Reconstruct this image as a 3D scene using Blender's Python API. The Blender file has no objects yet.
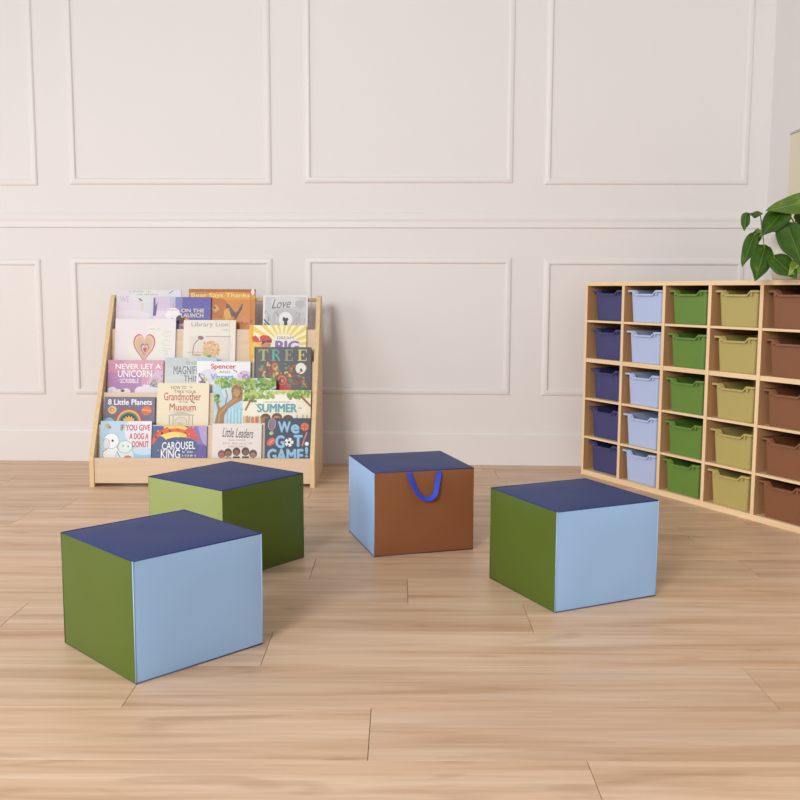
import bpy, bmesh, math, random
from mathutils import Vector, Matrix, Euler
random.seed(7)
C = bpy.context.scene.collection
S = bpy.context.scene
PI = math.pi

# ------------------------------------------------------------------ materials
def lin(c):
    c = c / 255.0
    return c / 12.92 if c <= 0.04045 else ((c + 0.055) / 1.055) ** 2.4
def L(rgb, k=1.0):
    return (lin(rgb[0]) * k, lin(rgb[1]) * k, lin(rgb[2]) * k, 1.0)
_m = {}
def mat(name, rgb, rough=0.5, spec=0.5, bump=0.0, bscale=200.0, vary=0.0, sheen=0.0):
    if name in _m: return _m[name]
    m = bpy.data.materials.new(name); m.use_nodes = True
    nt = m.node_tree; b = nt.nodes['Principled BSDF']
    b.inputs['Base Color'].default_value = L(rgb)
    b.inputs['Roughness'].default_value = rough
    b.inputs['Specular IOR Level'].default_value = spec
    tc = nt.nodes.new('ShaderNodeTexCoord')
    if vary:
        n = nt.nodes.new('ShaderNodeTexNoise'); n.inputs['Scale'].default_value = 6
        n.inputs['Detail'].default_value = 4
        nt.links.new(tc.outputs['Object'], n.inputs['Vector'])
        mx = nt.nodes.new('ShaderNodeMix'); mx.data_type = 'RGBA'
        mx.inputs['A'].default_value = L(rgb, 1 - vary); mx.inputs['B'].default_value = L(rgb, 1 + vary)
        nt.links.new(n.outputs['Fac'], mx.inputs['Factor'])
        nt.links.new(mx.outputs['Result'], b.inputs['Base Color'])
    if bump:
        n = nt.nodes.new('ShaderNodeTexNoise'); n.inputs['Scale'].default_value = bscale
        n.inputs['Detail'].default_value = 3
        nt.links.new(tc.outputs['Object'], n.inputs['Vector'])
        bp = nt.nodes.new('ShaderNodeBump'); bp.inputs['Strength'].default_value = bump
        bp.inputs['Distance'].default_value = 0.002
        nt.links.new(n.outputs['Fac'], bp.inputs['Height'])
        nt.links.new(bp.outputs['Normal'], b.inputs['Normal'])
    _m[name] = m
    return m

def wood(name, c1, c2, axis='x', rough=0.45, stretch=18, sc=3.0):
    """fine straight grain running along one axis"""
    if name in _m: return _m[name]
    m = bpy.data.materials.new(name); m.use_nodes = True
    nt = m.node_tree; b = nt.nodes['Principled BSDF']
    b.inputs['Roughness'].default_value = rough
    b.inputs['Specular IOR Level'].default_value = 0.35
    tc = nt.nodes.new('ShaderNodeTexCoord'); mp = nt.nodes.new('ShaderNodeMapping')
    sv = {'x': (1, stretch, stretch), 'y': (stretch, 1, stretch), 'z': (stretch, stretch, 1)}[axis]
    mp.inputs['Scale'].default_value = sv
    n = nt.nodes.new('ShaderNodeTexNoise'); n.inputs['Scale'].default_value = sc
    n.inputs['Detail'].default_value = 6; n.inputs['Distortion'].default_value = 0.4
    nt.links.new(tc.outputs['Object'], mp.inputs['Vector'])
    nt.links.new(mp.outputs['Vector'], n.inputs['Vector'])
    cr = nt.nodes.new('ShaderNodeValToRGB')
    cr.color_ramp.elements[0].position = 0.3; cr.color_ramp.elements[0].color = L(c1)
    cr.color_ramp.elements[1].position = 0.7; cr.color_ramp.elements[1].color = L(c2)
    nt.links.new(n.outputs['Fac'], cr.inputs['Fac'])
    nt.links.new(cr.outputs['Color'], b.inputs['Base Color'])
    _m[name] = m
    return m

def floor_material():
    m = bpy.data.materials.new('oak_plank'); m.use_nodes = True
    nt = m.node_tree; N = nt.nodes; K = nt.links; b = N['Principled BSDF']
    at = N.new('ShaderNodeAttribute'); at.attribute_name = 'plank_tone'
    tc = N.new('ShaderNodeTexCoord')
    off = N.new('ShaderNodeVectorMath'); off.operation = 'MULTIPLY_ADD'
    K.new(at.outputs['Color'], off.inputs[0]); off.inputs[1].default_value = (40, 30, 20)
    K.new(tc.outputs['Object'], off.inputs[2])
    def noise(scale, vec, detail=5, dist=0.5):
        mp = N.new('ShaderNodeMapping'); mp.inputs['Scale'].default_value = vec
        K.new(off.outputs['Vector'], mp.inputs['Vector'])
        n = N.new('ShaderNodeTexNoise'); n.inputs['Scale'].default_value = scale
        n.inputs['Detail'].default_value = detail; n.inputs['Distortion'].default_value = dist
        K.new(mp.outputs['Vector'], n.inputs['Vector'])
        return n
    g1 = noise(1.0, (1.0, 16, 1)); g2 = noise(1.0, (3.0, 70, 1), 4, 0.2); g3 = noise(1.0, (2.2, 9, 1), 3, 1.2)
    cr = N.new('ShaderNodeValToRGB'); e = cr.color_ramp.elements
    e[0].position = 0.30; e[0].color = L(FLOOR_D); e[1].position = 0.66; e[1].color = L(FLOOR_L)
    mid = e.new(0.48); mid.color = L(FLOOR_M)
    K.new(g1.outputs['Fac'], cr.inputs['Fac'])
    def mixc(fac, a, bcol, mode='MULTIPLY'):
        mx = N.new('ShaderNodeMix'); mx.data_type = 'RGBA'; mx.blend_type = mode
        K.new(a, mx.inputs['A'])
        if isinstance(bcol, tuple): mx.inputs['B'].default_value = bcol
        else: K.new(bcol, mx.inputs['B'])
        if isinstance(fac, float): mx.inputs['Factor'].default_value = fac
        else: K.new(fac, mx.inputs['Factor'])
        return mx.outputs['Result']
    fine = N.new('ShaderNodeValToRGB'); fe = fine.color_ramp.elements
    fe[0].position = 0.35; fe[0].color = (0.80, 0.78, 0.76, 1); fe[1].position = 0.6; fe[1].color = (1, 1, 1, 1)
    K.new(g2.outputs['Fac'], fine.inputs['Fac'])
    c = mixc(0.62, cr.outputs['Color'], fine.outputs['Color'])
    knot = N.new('ShaderNodeValToRGB'); ke = knot.color_ramp.elements
    ke[0].position = 0.30; ke[0].color = (0.72, 0.66, 0.60, 1); ke[1].position = 0.40; ke[1].color = (1, 1, 1, 1)
    K.new(g3.outputs['Fac'], knot.inputs['Fac'])
    c = mixc(0.55, c, knot.outputs['Color'])
    sep = N.new('ShaderNodeSeparateColor'); K.new(at.outputs['Color'], sep.inputs['Color'])
    tone = N.new('ShaderNodeMapRange'); tone.inputs['To Min'].default_value = 0.94; tone.inputs['To Max'].default_value = 1.06
    K.new(sep.outputs['Green'], tone.inputs['Value'])
    cmb = N.new('ShaderNodeCombineColor')
    for k in ('Red', 'Green', 'Blue'): K.new(tone.outputs['Result'], cmb.inputs[k])
    c = mixc(1.0, c, cmb.outputs['Color'])
    K.new(c, b.inputs['Base Color'])
    b.inputs['Roughness'].default_value = 0.42; b.inputs['Specular IOR Level'].default_value = 0.35
    bp = N.new('ShaderNodeBump'); bp.inputs['Strength'].default_value = 0.12; bp.inputs['Distance'].default_value = 0.002
    K.new(g2.outputs['Fac'], bp.inputs['Height']); K.new(bp.outputs['Normal'], b.inputs['Normal'])
    return m
FLOOR_D = (200, 160, 126); FLOOR_M = (218, 183, 151); FLOOR_L = (228, 197, 168)

M_wall = mat('painted_wall', (226, 222, 221), 0.55, 0.3, bump=0.05, bscale=90)
M_trim = mat('painted_trim', (227, 223, 222), 0.42, 0.4)
M_birch = wood('birch_face', (214, 189, 160), (222, 199, 172), 'x')
M_birch_z = wood('birch_upright', (214, 186, 148), (222, 197, 162), 'z')
M_edge = wood('birch_edge', (218, 188, 142), (228, 203, 160), 'z', sc=5)
M_edge_x = wood('birch_edge_rail', (216, 186, 144), (226, 200, 160), 'x', sc=5)
M_cab_shade = wood('cabinet_birch_shade', (174, 130, 90), (188, 146, 104), 'z')  # darker copy of the cabinet birch: cubby shade put into the wood colour
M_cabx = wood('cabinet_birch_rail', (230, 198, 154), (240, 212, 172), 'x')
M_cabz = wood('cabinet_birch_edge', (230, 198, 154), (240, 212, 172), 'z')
M_screw = mat('screw_cap', (196, 160, 118), 0.5)

# ------------------------------------------------------------------ helpers
def link(name, bm, m, parent=None, smooth=False, loc=None):
    me = bpy.data.meshes.new(name)
    bmesh.ops.recalc_face_normals(bm, faces=bm.faces[:])
    bm.to_mesh(me); bm.free()
    for x in (m if isinstance(m, (list, tuple)) else [m]): me.materials.append(x)
    if smooth:
        for p in me.polygons: p.use_smooth = True
    o = bpy.data.objects.new(name, me); C.objects.link(o)
    if parent: o.parent = parent
    if loc: o.location = loc
    return o
def tag(o, label=None, cat=None, group=None, kind=None):
    if label: o['label'] = label
    if cat: o['category'] = cat
    if group: o['group'] = group
    if kind: o['kind'] = kind
    return o
def empty(name, loc=(0, 0, 0), rot=(0, 0, 0)):
    o = bpy.data.objects.new(name, None); C.objects.link(o)
    o.location = loc; o.rotation_euler = rot; o.empty_display_size = 0.1
    return o
def box(bm, x0, x1, y0, y1, z0, z1, bev=0.0, mi=0, M=None):
    vs = [bm.verts.new((x, y, z)) for z in (z0, z1) for y in (y0, y1) for x in (x0, x1)]
    fs = [bm.faces.new([vs[i] for i in q]) for q in
          ((0, 2, 3, 1), (4, 5, 7, 6), (0, 1, 5, 4), (2, 6, 7, 3), (0, 4, 6, 2), (1, 3, 7, 5))]
    for f in fs: f.material_index = mi
    if M is not None: bmesh.ops.transform(bm, matrix=M, verts=vs)
    if bev:
        es = list({e for f in fs for e in f.edges})
        r = bmesh.ops.bevel(bm, geom=es, offset=bev, segments=2, affect='EDGES', profile=0.6)
        for f in r['faces']: f.material_index = mi
def prism(bm, pts, axis, a0, a1, mi=0):
    """polygon pts in the plane across `axis`, run from a0 to a1"""
    def P(p, a):
        return {'x': (a, p[0], p[1]), 'y': (p[0], a, p[1]), 'z': (p[0], p[1], a)}[axis]
    A = [bm.verts.new(P(p, a0)) for p in pts]; B = [bm.verts.new(P(p, a1)) for p in pts]
    n = len(pts)
    fs = [bm.faces.new(A), bm.faces.new(B[::-1])]
    for i in range(n): fs.append(bm.faces.new((A[i], B[i], B[(i + 1) % n], A[(i + 1) % n])))
    for f in fs: f.material_index = mi
    return fs
def tube(bm, pts, r, n=8, cap=True):
    pts = [Vector(p) for p in pts]; rings = []
    up = Vector((0.31, 0.2, 0.93)).normalized()
    for i, p in enumerate(pts):
        d = (pts[min(i + 1, len(pts) - 1)] - pts[max(i - 1, 0)]).normalized()
        a = d.cross(up)
        if a.length < 0.05: a = d.cross(Vector((1, 0, 0)))
        a.normalize(); b = d.cross(a).normalized()
        rr = r[i] if isinstance(r, (list, tuple)) else r
        rings.append([bm.verts.new(p + (a * math.cos(2 * PI * k / n) + b * math.sin(2 * PI * k / n)) * rr) for k in range(n)])
    for A, B in zip(rings, rings[1:]):
        for k in range(n): bm.faces.new((A[k], A[(k + 1) % n], B[(k + 1) % n], B[k]))
    if cap: bm.faces.new(rings[0][::-1]); bm.faces.new(rings[-1])

# ------------------------------------------------------------------ setting
KW = -0.0354
AW = math.atan(KW)
WM = Matrix.Translation((0, 5.034, 0)) @ Matrix.Rotation(AW, 4, 'Z')     # back wall frame: x along wall, -y into the room
CEIL = 2.75
XL, XR = -4.2, 1.902
def setting(name, bm, m, M=None):
    if M is not None: bmesh.ops.transform(bm, matrix=M, verts=bm.verts[:])
    return tag(link(name, bm, m), kind='structure')
bm = bmesh.new(); box(bm, XL, XR + 0.12, 0, 0.12, 0, CEIL); setting('wall_back', bm, M_wall, WM)
RM = WM @ Matrix.Translation((XR, 0, 0)) @ Matrix.Rotation(-PI / 2, 4, 'Z')    # right wall frame: x runs towards the camera, y out of the room
bm = bmesh.new(); box(bm, 0, 4.6, 0, 0.12, 0, CEIL); setting('wall_right', bm, M_wall, RM)

# moulded picture-frame panels
TN = 0
def trim(bm, M=WM):
    global TN
    TN += 1
    return setting('trim_%d' % TN, bm, M_trim, M)
PROF = [(0, 0), (0.002, 0.004), (0.008, 0.008), (0.016, 0.0095), (0.024, 0.0100), (0.029, 0.0090), (0.033, 0.005), (0.034, 0)]
def frame(x0, x1, z0, z1):
    bm = bmesh.new()
    loops = []
    for (i, h) in PROF:
        loops.append([bm.verts.new((x0 + i, -h, z0 + i)), bm.verts.new((x1 - i, -h, z0 + i)),
                      bm.verts.new((x1 - i, -h, z1 - i)), bm.verts.new((x0 + i, -h, z1 - i))])
    for A, B in zip(loops, loops[1:]):
        for k in range(4): bm.faces.new((A[k], A[(k + 1) % 4], B[(k + 1) % 4], B[k]))
    trim(bm)
for (x0, x1, zb) in ((-3.0, -1.931, 1.480), (-1.758, -0.680, 1.485), (-0.508, 0.586, 1.493), (0.748, 1.797, 1.484)):
    frame(x0, x1, zb, 2.58)
for (x0, x1, zb, zt) in ((-3.0, -1.932, 0.364, 1.095), (-1.772, -0.680, 0.366, 1.104), (-0.507, 0.588, 0.379, 1.110), (0.756, 1.799, 0.377, 1.105)):
    frame(x0, x1, zb, zt)
RAIL = [(0, 1.262), (-0.007, 1.262), (-0.009, 1.266), (-0.009, 1.294), (-0.0105, 1.299), (-0.012, 1.305),
        (-0.0125, 1.312), (-0.011, 1.320), (-0.008, 1.330), (-0.005, 1.342), (0, 1.344)]
bm = bmesh.new(); prism(bm, RAIL, 'x', XL, XR); trim(bm)
BASE = [(0, 0), (-0.013, 0), (-0.013, 0.165), (-0.010, 0.173), (-0.005, 0.178), (0, 0.178)]
bm = bmesh.new(); prism(bm, BASE, 'x', XL, XR); setting('baseboard_back', bm, M_trim, WM)
bm = bmesh.new(); prism(bm, BASE, 'x', 0.016, 4.6); setting('baseboard_right', bm, M_trim, RM)

# plank floor: one mesh, a dark bed with every plank a slightly eased board
def build_floor():
    bm = bmesh.new()
    lay = bm.loops.layers.color.new('plank_tone')
    y0, w, LEN = 1.545, 0.2377, 1.48
    known = {0: .376, 1: -.062, 2: .857, 3: -.346, 4: .370, 5: .026, 6: -.292, 9: -1.555}
    X0, X1 = -4.2, 2.06
    rnd = random.Random(3)
    g = 0.0007
    last = 0.2
    for r in range(-13, 15):
        ya, yb = y0 + r * w, y0 + (r + 1) * w
        j = known.get(r)
        if j is None: j = rnd.uniform(0, LEN)
        k = math.ceil((X0 - j) / LEN)
        xs = [X0] + [j + LEN * i for i in range(k, k + 8) if X0 + .05 < j + LEN * i < X1 - .05] + [X1]
        for a, b in zip(xs, xs[1:]):
            col = (rnd.random(), rnd.random(), rnd.random(), 1)
            e = 0.0004
            o = [bm.verts.new(v) for v in ((a + g, ya + g, -e), (b - g, ya + g, -e), (b - g, yb - g, -e), (a + g, yb - g, -e))]
            t = [bm.verts.new(v) for v in ((a + g + e, ya + g + e, 0), (b - g - e, ya + g + e, 0), (b - g - e, yb - g - e, 0), (a + g + e, yb - g - e, 0))]
            bt = [bm.verts.new((v.co.x, v.co.y, -0.006)) for v in o]
            fs = [bm.faces.new(t)]
            for i in range(4):
                fs.append(bm.faces.new((o[i], o[(i + 1) % 4], t[(i + 1) % 4], t[i])))
                fs.append(bm.faces.new((bt[i], bt[(i + 1) % 4], o[(i + 1) % 4], o[i])))
            for f in fs:
                for l in f.loops: l[lay] = col
    ya, yb = y0 - 13 * w, y0 + 15 * w
    box(bm, X0, X1, ya, yb, -0.05, -0.005, mi=1)
    me = bpy.data.meshes.new('floor'); bm.to_mesh(me); bm.free()
    me.materials.append(floor_material()); me.materials.append(mat('plank_gap', (176, 138, 108), 0.8))
    o = bpy.data.objects.new('floor', me); C.objects.link(o); tag(o, kind='structure')
build_floor()

# ------------------------------------------------------------------ foam cubes
CW, CH = 0.370, 0.3000
NAVY = mat('navy_vinyl', (42, 60, 114), 0.5, 0.22, bump=0.10, bscale=350)
BLUE = mat('light_blue_vinyl', (150, 186, 226), 0.42, 0.4, bump=0.10, bscale=350)
GREEN = mat('green_vinyl', (78, 97, 26), 0.42, 0.4, bump=0.10, bscale=350)
LIME = mat('pale_green_vinyl', (144, 158, 95), 0.42, 0.4, bump=0.10, bscale=350)
BROWN = mat('brown_vinyl', (133, 83, 51), 0.45, 0.35, bump=0.10, bscale=350)
STRAP = mat('blue_webbing', (46, 74, 196), 0.65, 0.3, bump=0.3, bscale=900)
SEAM = {'light_blue_vinyl': mat('slate_piping', (70, 84, 118), 0.6), 'brown_vinyl': mat('dark_brown_piping', (66, 46, 44), 0.6), 'green_vinyl': mat('dark_green_piping', (66, 84, 28), 0.6)}
CN = {'navy_vinyl': 'navy blue', 'light_blue_vinyl': 'light blue', 'green_vinyl': 'green', 'pale_green_vinyl': 'pale green', 'brown_vinyl': 'brown'}
def puffed(axis, sgn, a, b, c, m, name, parent, puff=0.0055, n=18):
    """one stitched face of the cube; a,b half sizes across it, c its distance from the centre"""
    bm = bmesh.new(); G = []
    r = random.Random(hash((axis, sgn, name)) % 97)
    ph = r.uniform(0, 6)
    for i in range(n + 1):
        row = []
        for j in range(n + 1):
            u = -math.cos(PI * i / n); v = -math.cos(PI * j / n)
            bulge = puff * (1 - abs(u) ** 5) * (1 - abs(v) ** 5)
            bulge += 0.0012 * math.sin(5 * u + ph) * math.sin(4 * v + 2 * ph) * (1 - u * u) * (1 - v * v)
            p = (u * a, v * b, c + bulge)
            p = {'x': (sgn * p[2], p[0], p[1]), 'y': (p[0], sgn * p[2], p[1]), 'z': (p[0], p[1], sgn * p[2])}[axis]
            row.append(bm.verts.new(p))
        G.append(row)
    for i in range(n):
        for j in range(n): bm.faces.new((G[i][j], G[i + 1][j], G[i + 1][j + 1], G[i][j + 1]))
    bmesh.ops.recalc_face_normals(bm, faces=bm.faces[:])
    ctr = bm.faces[:][len(bm.faces) // 2]
    ctr.normal_update()
    out = Vector({'x': (sgn, 0, 0), 'y': (0, sgn, 0), 'z': (0, 0, sgn)}[axis])
    flip = ctr.normal.dot(out) < 0
    me = bpy.data.meshes.new(name)
    if flip: bmesh.ops.reverse_faces(bm, faces=bm.faces[:])
    bm.to_mesh(me); bm.free(); me.materials.append(m)
    for p in me.polygons: p.use_smooth = True
    o = bpy.data.objects.new(name, me); C.objects.link(o); o.parent = parent
    o['label'] = CN[m.name] + ' vinyl ' + name.replace('_', ' ')
    return o
def cube(x, y, a, right, left, back_r, back_l, label):
    """(x, y): the near bottom corner; right / left: the two faces that show"""
    ca, sa = math.cos(a), math.sin(a)
    h = CW / 2
    cx, cy = x + h * ca - h * sa, y + h * sa + h * ca
    t = empty('foam_cube_seat', (cx, cy, 0), (0, 0, a))
    tag(t, label, 'cube seat', 'foam cube seats on the floor')
    rr = 0.0032
    hz = CH / 2
    faces = [('z', 1, NAVY, 'top_panel', h, h, hz), ('z', -1, NAVY, 'bottom_panel', h, h, hz - 0.006),
             ('y', -1, right, 'side_panel', h, hz, h), ('x', -1, left, 'side_panel', h, hz, h),
             ('x', 1, back_r, 'side_panel', h, hz, h), ('y', 1, back_l, 'side_panel', h, hz, h)]
    for ax, s, m, nm, A, B, c in faces:
        o = puffed(ax, s, A, B, c, m, nm, t, puff=0.0055 if nm != 'bottom_panel' else 0.001)
        o.location = (0, 0, hz)
    # piping: the seams along the edges, top edges in navy, uprights in the colour of the faces
    q = h; zt, zb = CH, rr
    def seam(pts, m, name='seam'):
        bm = bmesh.new(); tube(bm, pts, 0.0017, 8); link(name, bm, m, t, True)
    seam([(-q, -q, zb), (-q, -q, zt)], right if right is BLUE else left)
    seam([(q, -q, zb), (q, -q, zt)], right); seam([(-q, q, zb), (-q, q, zt)], left); seam([(q, q, zb), (q, q, zt)], back_r)
    seam([(-q, -q, zt), (q, -q, zt), (q, q, zt), (-q, q, zt), (-q, -q, zt)], NAVY)
    q2 = h - 0.0004
    for s, e, m in (((-q2, -q2), (q2, -q2), right), ((q2, -q2), (q2, q2), back_r), ((q2, q2), (-q2, q2), back_l), ((-q2, q2), (-q2, -q2), left)):
        bm = bmesh.new(); tube(bm, [(s[0], s[1], 0.0022), (e[0], e[1], 0.0022)], 0.0022, 8); link('bottom_seam', bm, SEAM.get(m.name, m), t, True)
    return t
cubeA = cube(-0.6239, 2.142, 0.7829, BLUE, GREEN, LIME, BROWN, 'nearest foam cube seat, green and light blue sides, overlapping the all-green cube')
cubeB = cube(-0.5637, 2.928, 0.9103, GREEN, LIME, BLUE, BROWN, 'foam cube seat showing pale green and dark green sides, standing in front of the bookshelf')
cubeC = cube(-0.0891, 3.2282, 0.2882, BROWN, BLUE, LIME, GREEN, 'foam cube seat with a brown front and a hanging blue strap handle')
cubeD = cube(0.4537, 2.654, 0.4409, BLUE, GREEN, LIME, BROWN, 'foam cube seat with green and light blue sides, nearest to the tray cabinet')
# strap handle on the brown side
def strap(parent):
    h = CW / 2
    y = -h - 0.004
    path = []
    xl, xr, zt, zl = -0.062, 0.064, CH - 0.003, CH - 0.106     # along the brown side
    n = 28
    ctrl = [(-0.060, zt, 0.0), (-0.052, zt - 0.030, 0.006), (-0.034, zt - 0.070, 0.014), (-0.014, zt - 0.090, 0.018),
            (0.012, zt - 0.094, 0.018), (0.032, zt - 0.080, 0.015), (0.041, zt - 0.048, 0.009), (0.048, zt - 0.018, 0.004), (0.050, zt, 0.0)]
    for i in range(n + 1):                                # Catmull-Rom through the hanging loop
        u = i / n * (len(ctrl) - 1); k = min(int(u), len(ctrl) - 2); f = u - k
        P4 = [ctrl[max(0, min(len(ctrl) - 1, k + d))] for d in (-1, 0, 1, 2)]
        v = [0.5 * (2 * b + (c - a) * f + (2 * a - 5 * b + 4 * c - d) * f * f + (3 * b - a - 3 * c + d) * f ** 3) for a, b, c, d in zip(*P4)]
        path.append(Vector((v[0], y - 0.004 - v[2], v[1])))
    bm = bmesh.new(); prev = None
    w, tk = 0.0090, 0.0011
    for i, p in enumerate(path):
        d = (path[min(i + 1, n)] - path[max(i - 1, 0)]).normalized()
        side = d.cross(Vector((0, -1, 0))).normalized()
        tw = 0.75 * math.sin(PI * i / n)                 # the band twists at the bottom of the loop
        nrm = Vector((0, -1, 0))
        sd = (side * math.cos(tw) + nrm * math.sin(tw)).normalized()
        nn = d.cross(sd).normalized()
        ring = [bm.verts.new(p + sd * w + nn * tk), bm.verts.new(p - sd * w + nn * tk),
                bm.verts.new(p - sd * w - nn * tk), bm.verts.new(p + sd * w - nn * tk)]
        if prev:
            for k in range(4): bm.faces.new((prev[k], prev[(k + 1) % 4], ring[(k + 1) % 4], ring[k]))
        else: bm.faces.new(ring)
        prev = ring
    bm.faces.new(prev[::-1])
    o = link('strap_handle', bm, STRAP, parent); o['label'] = 'bright blue webbing strap handle'
strap(cubeC)

# ------------------------------------------------------------------ tray cabinet
CA = 1.0961; PITCH = 0.2769; CABH = 0.9799; CDEP = 0.30
cab = empty('tray_cabinet', (0.937, 4.7673, 0), (0, 0, -CA))       # local x along the front, local y into the cabinet
tag(cab, 'birch tray cabinet of open cubbies holding twenty-five coloured trays, angled across the right corner', 'cabinet')
TW = 5 * PITCH + 0.018
def cpart(name, m, *b, bev=0.001):
    bm = bmesh.new(); box(bm, *b, bev=bev); return link(name, bm, m, cab)
TT = 0.020
cpart('top_panel', M_cabx, -0.009, TW - 0.009, 0, CDEP, CABH - TT, CABH, bev=0.002)
cpart('bottom_panel', M_cabx, -0.009, TW - 0.009, 0, CDEP, 0.0, 0.026, bev=0.002)
cpart('back_panel', M_cab_shade, -0.009, TW - 0.009, CDEP - 0.006, CDEP, 0.026, CABH - TT, bev=0)
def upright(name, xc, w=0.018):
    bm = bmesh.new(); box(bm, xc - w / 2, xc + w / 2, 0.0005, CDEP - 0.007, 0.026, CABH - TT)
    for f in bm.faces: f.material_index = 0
    o = link(name, bm, [M_cab_shade, M_cabz], cab)
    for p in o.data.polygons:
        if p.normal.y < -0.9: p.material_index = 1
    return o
for k in range(6): upright('side_panel' if k in (0, 5) else 'divider', k * PITCH)
for r in range(1, 5):
    tk = 0.020 if r == 3 else 0.0105
    for c in range(5):
        cpart('shelf', M_cabx, c * PITCH + 0.0092, (c + 1) * PITCH - 0.0092, 0.0015, CDEP - 0.008, CABH * r / 5 - tk / 2, CABH * r / 5 + tk / 2, bev=0.0006)

# scoop-front trays
BINC = [('navy blue', mat('navy_plastic', (62, 64, 114), 0.45)), ('light blue', mat('light_blue_plastic', (178, 194, 230), 0.45)),
        ('green', mat('green_plastic', (98, 134, 54), 0.45)), ('olive tan', mat('olive_plastic', (178, 164, 98), 0.45)),
        ('brown', mat('brown_plastic', (130, 84, 56), 0.45))]
BH = 0.149; SC = 0.017
def zcut(x):
    """height of the scooped front edge at x"""
    a = abs(x)
    if a > 0.068: return BH
    if a < 0.051: return BH - SC
    t = (a - 0.051) / 0.017
    return BH - SC + SC * t
def tray_path(hw, yf, yb, rc=0.012):
    """closed outline seen from above: front left to right, right side, back, left side; (x, y, is_front)"""
    P = []
    for x in (-hw + rc, -0.076, -0.0695, -0.068, -0.063, -0.057, -0.051, -0.049, -0.02, 0, 0.02, 0.049, 0.051, 0.057, 0.063, 0.068, 0.0695, 0.076, hw - rc):
        P.append((x, yf, 1))
    for q in (30, 60, 90): P.append((hw - rc + rc * math.sin(math.radians(q)), yf + rc - rc * math.cos(math.radians(q)), 0))
    P.append((hw, (yf + yb) / 2, 0))
    for q in (0, 30, 60, 90): P.append((hw - rc + rc * math.cos(math.radians(q)), yb - rc + rc * math.sin(math.radians(q)), 0))
    P.append((0, yb, 0))
    for q in (90, 60, 30, 0): P.append((-hw + rc - rc * math.cos(math.radians(q)), yb - rc + rc * math.sin(math.radians(q)), 0))
    P.append((-hw, (yf + yb) / 2, 0))
    for q in (90, 60, 30): P.append((-hw + rc - rc * math.sin(math.radians(q)), yf + rc - rc * math.cos(math.radians(q)), 0))
    return P
def make_tray(m, pm):
    t = empty('storage_tray')
    TP = tray_path(0.1035, 0.0, 0.235); n = len(TP)
    def ring(bm, sx, dy0, z=None, inset=0.0, top=False, dz=0.0):
        out = []
        for (x, y, f) in TP:
            X = x * sx
            yy = y
            k = (0.235 / 2 - 0.001)
            Y = 0.1175 + (y - 0.1175) * (1 - dy0)
            if inset:
                d = Vector((X, Y - 0.1175)); 
                X = X - inset * (1 if X > 0 else -1) * min(1, abs(X) / 0.1)
                Y = Y - inset * (1 if Y > 0.1175 else -1) * min(1, abs(Y - 0.1175) / 0.1)
            Z = (zcut(x) if f else BH) + dz if top else z
            out.append(bm.verts.new((X, Y, Z)))
        return out
    def skin(bm, A, B):
        for i in range(n): bm.faces.new((A[i], A[(i + 1) % n], B[(i + 1) % n], B[i]))
    bm = bmesh.new()
    r0 = ring(bm, 0.915, 0.06, 0.003); r00 = ring(bm, 0.90, 0.075, 0.0); r1 = ring(bm, 1.0, 0.0, top=True)
    r2 = ring(bm, 1.0, 0.0, top=True, inset=0.0025); r3 = ring(bm, 0.915, 0.06, 0.005, inset=0.0025)
    bm.faces.new(r00[::-1]); skin(bm, r00, r0); skin(bm, r0, r1); skin(bm, r1, r2); skin(bm, r2, r3); bm.faces.new(r3)
    link('tub', bm, m, t)
    bm = bmesh.new()
    lip = 0.0130
    a = ring(bm, 1.0, 0.0, top=True, inset=0.003, dz=0.001); b = ring(bm, 1.0, 0.0, top=True, inset=-lip, dz=0.001)
    c = ring(bm, 1.0, 0.0, top=True, inset=-lip, dz=-0.0075); d = ring(bm, 1.0, 0.0, top=True, inset=-lip + 0.002, dz=-0.0075)
    e = ring(bm, 1.0, 0.0, top=True, inset=-lip + 0.002, dz=-0.0015); g = ring(bm, 1.0, 0.0, top=True, inset=-0.0002, dz=-0.0015)
    for A, B in ((a, b), (b, c), (c, d), (d, e), (e, g), (g, a)): skin(bm, A, B)
    link('rim', bm, pm, t)
    for s in (-1, 1):
        bm = bmesh.new(); box(bm, s * 0.077 - 0.0045, s * 0.077 + 0.0045, -0.009, 0.002, BH - 0.022, BH - 0.003, bev=0.0008)
        link('label_clip', bm, m, t)
    return t
def copy_tree(o):
    r = o.copy(); C.objects.link(r)
    for ch in o.children:
        c = ch.copy(); C.objects.link(c); c.parent = r
    return r
ROWN = ['bottom', 'second from the bottom', 'middle', 'second from the top', 'top']
COLN = ['leftmost', 'second', 'third', 'fourth', 'fifth']
for c in range(5):
    nm, m = BINC[c]
    proto = make_tray(m, m)
    for r in range(5):
        t = proto if r == 0 else copy_tree(proto)
        zb = 0.026 if r == 0 else CABH * r / 5 + (0.010 if r == 3 else 0.00525)
        p = Vector((c * PITCH + PITCH / 2, 0.0165 + (0.012, 0.0, 0.0, 0.0, 0.0)[c] - (0.004, 0.003, 0.002, 0.001, 0.0)[r], zb + 0.0002))
        jit = random.Random(c * 7 + r)
        p.y += jit.uniform(-0.002, 0.003)
        t.location = Matrix.Translation((0.937, 4.7673, 0)) @ Matrix.Rotation(-CA, 4, 'Z') @ p
        t.rotation_euler = (0, 0, -CA + jit.uniform(-0.008, 0.008))
        lab = {0: 'lowest %s plastic tray, in the bottom cubby of the cabinet',
               1: '%s plastic tray in the second cubby up from the floor',
               2: 'middle %s plastic tray, just under the thick middle shelf of the cabinet',
               3: '%s plastic tray standing on the thick middle shelf, below the topmost one',
               4: 'topmost %s plastic tray, right under the cabinet top'}[r] % nm
        tag(t, lab, 'tray', 'scoop-front trays in the cabinet')

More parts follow.
